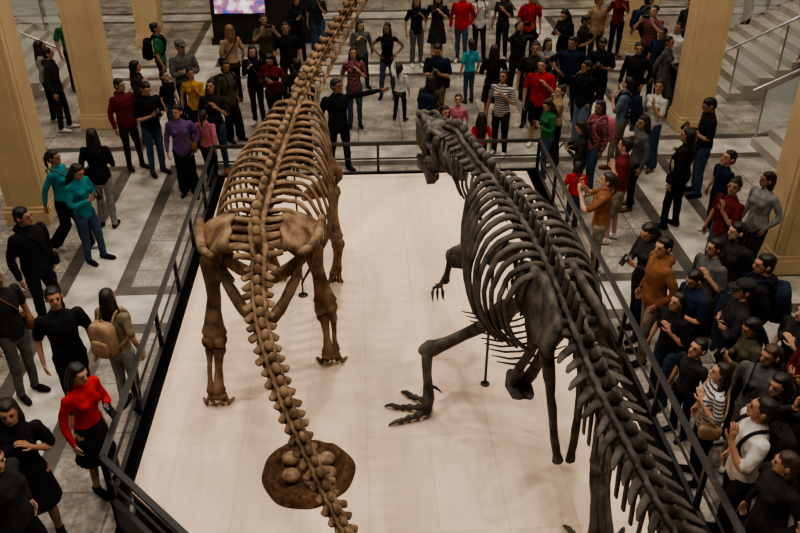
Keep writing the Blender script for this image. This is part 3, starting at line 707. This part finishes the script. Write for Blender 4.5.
# head-top survey (u,v), stature, template, facing(0=towards viewer, 90=+x), top, bottom, hair, skin, extra
L=[
(20,207,1.74,'m_jack',75,'blk','blk',0,1,''),(-8,268,1.72,'m_stand',80,'dk','blk',0,2,''),(52,150,1.62,'w_walk',100,'teal','blk',0,1,'bag'),(72,162,1.58,'w_phone',60,'teal','dk',1,1,''),
(90,128,1.66,'w_stand',200,'blk','lg',0,1,'bag'),(69,286,1.70,'m_stand',30,'blk','blk',0,1,''),(103,289,1.62,'w_tee',170,'khk','lg',0,0,'packtan'),
(90,362,1.60,'w_skirt',70,'red','blk',0,0,''),(3,402,1.70,'w_dress',40,'blk','blk',0,1,''),(-10,445,1.66,'w_bob',60,'dk','blk',0,1,''),
(143,80,1.72,'m_phone',20,'blk','blk',0,1,''),(180,103,1.60,'w_bob',-10,'pur','blk',0,0,'bag'),(200,110,1.36,'w_walk',160,'pink','dk',0,0,''),(209,80,1.70,'w_tee',-30,'dk','den',0,1,''),
(179,40,1.74,'m_cross',20,'grey','dk',0,1,''),(190,68,1.5,'w_bun',10,'yel','blk',0,1,''),(155,22,1.70,'m_stand',100,'grn','dk',0,1,''),(134,60,1.62,'w_stand',90,'dk','dk',0,1,''),
(228,24,1.68,'w_tee',200,'tan','blk',3,0,'bag'),(252,45,1.62,'w_stand',0,'blk','dk',0,1,''),(270,52,1.58,'w_phone',-20,'mar','blk',0,1,''),(296,58,1.66,'m_jack',160,'dk','blk',0,1,''),
(285,22,1.7,'m_stand',10,'blk','blk',1,1,''),(263,14,1.66,'w_photo',20,'oli','dk',0,1,''),(46,12,1.72,'m_stand',60,'grn','dk',0,1,''),(38,40,1.66,'w_stand',120,'lg','blk',1,1,''),
(60,45,1.68,'m_jack',90,'dk','dk',0,1,''),(316,-12,1.66,'w_bun',-10,'dk','den',0,1,''),(295,-5,1.6,'w_phone',10,'blk','blk',0,1,''),
(336,78,1.72,'m_point',0,'blk','blk',0,1,''),(353,47,1.62,'w_tee',15,'flo','den',0,0,''),(387,22,1.66,'w_hips',-10,'blk','den',0,1,''),(417,-4,1.66,'w_tee',0,'blk','dk',0,1,''),
(438,-8,1.68,'w_dress',10,'dk','blk',1,0,''),(463,-10,1.72,'m_jack',10,'red','den',0,1,''),(400,62,1.22,'c_up',150,'wht','dk',0,0,''),(438,42,1.72,'m_phone',-20,'navy','khk',0,1,''),
(471,38,1.40,'c_stand',180,'turq','den',1,0,''),(495,44,1.62,'w_dress',180,'blk','blk',0,1,''),(432,74,1.55,'w_tee',170,'oli','wht',1,0,'pack'),(458,94,1.25,'c_stand',10,'pink','den',0,0,''),
(504,70,1.62,'w_tee',-40,'str','dk',0,1,''),(482,112,1.2,'c_walk',170,'red','navy',0,1,''),(543,58,1.70,'m_short',-15,'red','blk',0,1,''),(536,42,1.70,'m_stand',10,'dk','dk',0,1,''),
(572,36,1.72,'m_hips',-15,'navy','blk',0,1,''),(604,36,1.72,'m_phone',-10,'blk','blk',0,1,''),(551,98,1.45,'w_phone',-60,'grn','den',1,0,''),(574,160,1.15,'c_stand',170,'red','blk',0,1,''),
(601,100,1.62,'w_stand',-90,'flo','den',0,1,'packpink'),(628,76,1.70,'m_chin',-140,'ldn','khk',0,0,'pack'),(640,42,1.70,'m_jack',-20,'blk','blk',0,1,''),(664,28,1.70,'m_stand',-40,'navy','dk',0,1,''),
(627,137,1.70,'m_short',-110,'mar','dk',0,1,''),(605,172,1.60,'w_photo',-100,'brn','blk',1,0,''),(655,222,1.62,'w_phone',-80,'dk','dk',0,1,''),(673,241,1.70,'m_jack',-90,'brn','khk',0,1,''),
(714,97,1.72,'m_phone',-80,'blk','den',0,1,''),(690,128,1.66,'w_stand',-110,'blk','blk',0,1,'bag'),(729,150,1.40,'c_stand',-80,'navy','dk',0,0,''),(741,178,1.62,'w_bun',-90,'mar','dk',1,1,'bag'),(765,172,1.66,'w_bob',-70,'lg','dk',1,1,''),
(717,238,1.66,'m_short',-90,'grey','dk',0,1,''),(765,257,1.74,'m_jack',-110,'blk','blk',0,1,'pack'),(692,282,1.55,'m_phone',-70,'navy','blk',0,1,''),(700,328,1.28,'c_stand',-90,'dk','navy',0,1,''),(757,298,1.66,'m_cross',-80,'dk','dk',0,1,''),
(737,318,1.55,'w_phone',-80,'oli','blk',0,1,''),(762,340,1.6,'w_bob',-60,'grey','dk',2,1,''),(791,338,1.7,'m_cross',-80,'mar','dk',0,1,''),(712,381,1.5,'w_tee',-80,'str','dk',1,0,''),
(740,410,1.74,'m_chin',-75,'wht','dk',0,1,'pack'),(770,390,1.66,'w_stand',-95,'dk','den',0,1,''),(802,400,1.72,'m_high',-80,'dk','dk',0,1,''),(780,440,1.66,'w_phone',-60,'flo','dk',0,1,''),(805,475,1.72,'m_stand',-80,'navy','dk',0,1,''),
(740,482,1.5,'c_stand',-90,'dk','dk',0,1,''),(690,40,1.68,'w_walk',60,'grey','dk',0,1,''),(680,22,1.72,'m_stand',-60,'wht','blk',0,1,''),(752,2,1.72,'m_jack',-60,'dk','blk',0,1,'pack'),(768,-8,1.7,'m_stand',-80,'mar','dk',0,1,''),
(742,10,1.62,'w_tee',-90,'tan','blk',0,1,''),(532,-8,1.72,'m_stand',0,'red','dk',0,1,''),(550,38,1.6,'w_stand',0,'lg','dk',1,0,''),(585,14,1.70,'m_phone',30,'dk','blk',0,1,''),(600,-5,1.72,'m_jack',0,'tan','dk',0,1,''),(622,-12,1.66,'w_tee',10,'mar','blk',0,1,''),
(567,8,1.66,'w_phone',-30,'blk','blk',0,1,''),(481,-10,1.66,'w_stand',20,'wht','dk',1,0,''),(505,-10,1.66,'w_tee',-20,'dk','dk',0,1,''),(360,20,1.5,'w_stand',20,'grey','dk',0,1,''),
(650,-5,1.7,'m_walk',80,'oli','dk',0,1,''),(790,8,1.7,'m_walk',-60,'navy','dk',0,1,''),(560,85,1.5,'w_bun',-80,'tan','dk',1,0,''),(585,120,1.55,'w_phone',-100,'dk','dk',0,1,''),(645,115,1.6,'w_stand',-90,'grey','blk',0,1,''),
(118,78,1.68,'m_jack',60,'mar','dk',0,1,''),(780,300,1.66,'w_tee',-80,'dk','dk',1,1,''),(445,105,1.3,'c_walk',20,'lg','wht',1,0,''),
(520,22,1.7,'m_high',10,'dk','dk',0,1,''),(588,60,1.66,'w_bob',-40,'blk','ldn',0,1,''),(660,80,1.66,'w_bun',-70,'wht','den',1,0,''),
(655,5,1.7,'m_photo',-20,'pld','dk',0,1,''),(700,5,1.66,'w_bob',-60,'pink','dk',0,0,''),(300,85,1.5,'w_bun',20,'dk','dk',0,1,''),(165,70,1.3,'c_stand',60,'blk','den',0,1,''),(225,60,1.6,'w_bob',30,'oli','blk',0,1,''),
(740,222,1.66,'w_bob',-80,'dk','den',0,1,'bag'),(788,372,1.6,'w_bun',-70,'dk','dk',0,1,''),(760,450,1.62,'w_bob',-80,'dk','dk',2,0,''),(675,300,1.5,'w_tee',-60,'blk','den',0,1,''),
]
pos=[]
for e in L:
    p=W(e[0],e[1],e[2]); pos.append([p.x,p.y])
AV=[(x,y,.74) for x,y in cols]
for it in range(90):
    for i in range(len(pos)):
        for j in range(i):
            dx=pos[i][0]-pos[j][0]; dy=pos[i][1]-pos[j][1]; dd=math.hypot(dx,dy); mn=.52
            if 1e-6<dd<mn:
                k=(mn-dd)/2/dd; pos[i][0]+=dx*k; pos[i][1]+=dy*k; pos[j][0]-=dx*k; pos[j][1]-=dy*k
    for q in pos:
        for x,y,r in AV:
            dx=q[0]-x; dy=q[1]-y; dd=math.hypot(dx,dy)
            if dd<r: q[0]=x+dx/dd*r; q[1]=y+dy/dd*r
        x,y=q
        if x>-2.64 and x<3.30 and y<12.74:
            o=[(x+2.64,0),(3.30-x,1),(12.74-y,2)]; m=min(o)
            if m[1]==0:q[0]=-2.64
            elif m[1]==1:q[0]=3.30
            else:q[1]=12.74
        for sx0,sg,y0,y1 in ST_:
            if (q[0]-sx0)*sg>-.35 and y0-.35<q[1]<y1+.35:
                o=[((q[0]-sx0)*sg+.35,0),(q[1]-y0+.35,1),(y1+.35-q[1],2)]; m=min(o)
                if m[1]==0:q[0]=sx0-sg*.35
                elif m[1]==1:q[1]=y0-.35
                else:q[1]=y1+.35
for e,q in zip(L,pos):
    u,v,h,t,fc,tc_,bc,hr,sk,ex=e
    if bc in('dk','blk') and random.random()<.18: bc=random.choice(['den','den','khk','grey'])
    me=T[t]; ob=bpy.data.objects.new('%s_in_%s'%(NAMES[t[0]],CW[tc_]),me); COL.objects.link(ob)
    s=h/(1.78 if t[0]=='c' else 1.715); ob.location=(q[0],q[1],0.0); ob.rotation_euler=(0,0,math.radians(fc+random.uniform(-25,25))); w=random.uniform(.97,1.12); ob.scale=(s*w,s*w,s)
    ms=[SK[sk if random.random()<.6 else random.randrange(4)],HR[hr],fabric[tc_],fabric[bc],random.choice(SHOE),DARK]
    for i,m in enumerate(ms): ob.material_slots[i].link='OBJECT'; ob.material_slots[i].material=m
    if not ex and t[0]!='c' and random.random()<.22: ex=random.choice(['bag','pack'])
    if ex:
        bm_=BG if ex=='bag' else BP; c=bpy.data.objects.new('shoulder_bag' if ex=='bag' else 'backpack',bm_); COL.objects.link(c); c.parent=ob
        c.material_slots[0].link='OBJECT'; c.material_slots[0].material=fabric[{'bag':random.choice(['brn','blk','tan','blk']),'pack':random.choice(['blk','dk','navy']),'packtan':'tan','packpink':'pink'}[ex]]
# ------------------------------------------------------------ lights
def area(x,y,z,sz,e,c):
    l=bpy.data.lights.new('ceiling_light',type='AREA'); l.energy=e; l.size=sz; l.color=c; o=bpy.data.objects.new('ceiling_light',l); COL.objects.link(o); o.location=(x,y,z)
for x in(-7,0.5,8):
    for y in(4,11,18,25): area(x,y,12.8,1.6,265,(1,.90,.78))
def spot(p,t,e,c,sz=60,soft=.2):
    l=bpy.data.lights.new('spotlight','SPOT'); l.energy=e; l.color=c; l.spot_size=math.radians(sz); l.spot_blend=.5; l.shadow_soft_size=soft
    o=bpy.data.objects.new('spotlight',l); COL.objects.link(o); o.location=p; o.rotation_euler=(V(t)-V(p)).to_track_quat('-Z','Y').to_euler()
spot((-4.5,6,11.5),(0,7.5,.5),1050,(1,.86,.73),46)
spot((5.2,7,11.5),(.5,7.5,.5),1150,(1,.86,.73),46)
spot((.5,12.5,11.8),(0.3,9,.5),1150,(1,.87,.75),44)
spot((.5,1.5,11.8),(.3,6.5,.5),900,(1,.87,.75),48)
wd=bpy.data.worlds.new('world'); scene.world=wd; wd.use_nodes=True; wd.node_tree.nodes['Background'].inputs[0].default_value=(.5,.47,.44,1); wd.node_tree.nodes['Background'].inputs[1].default_value=.05
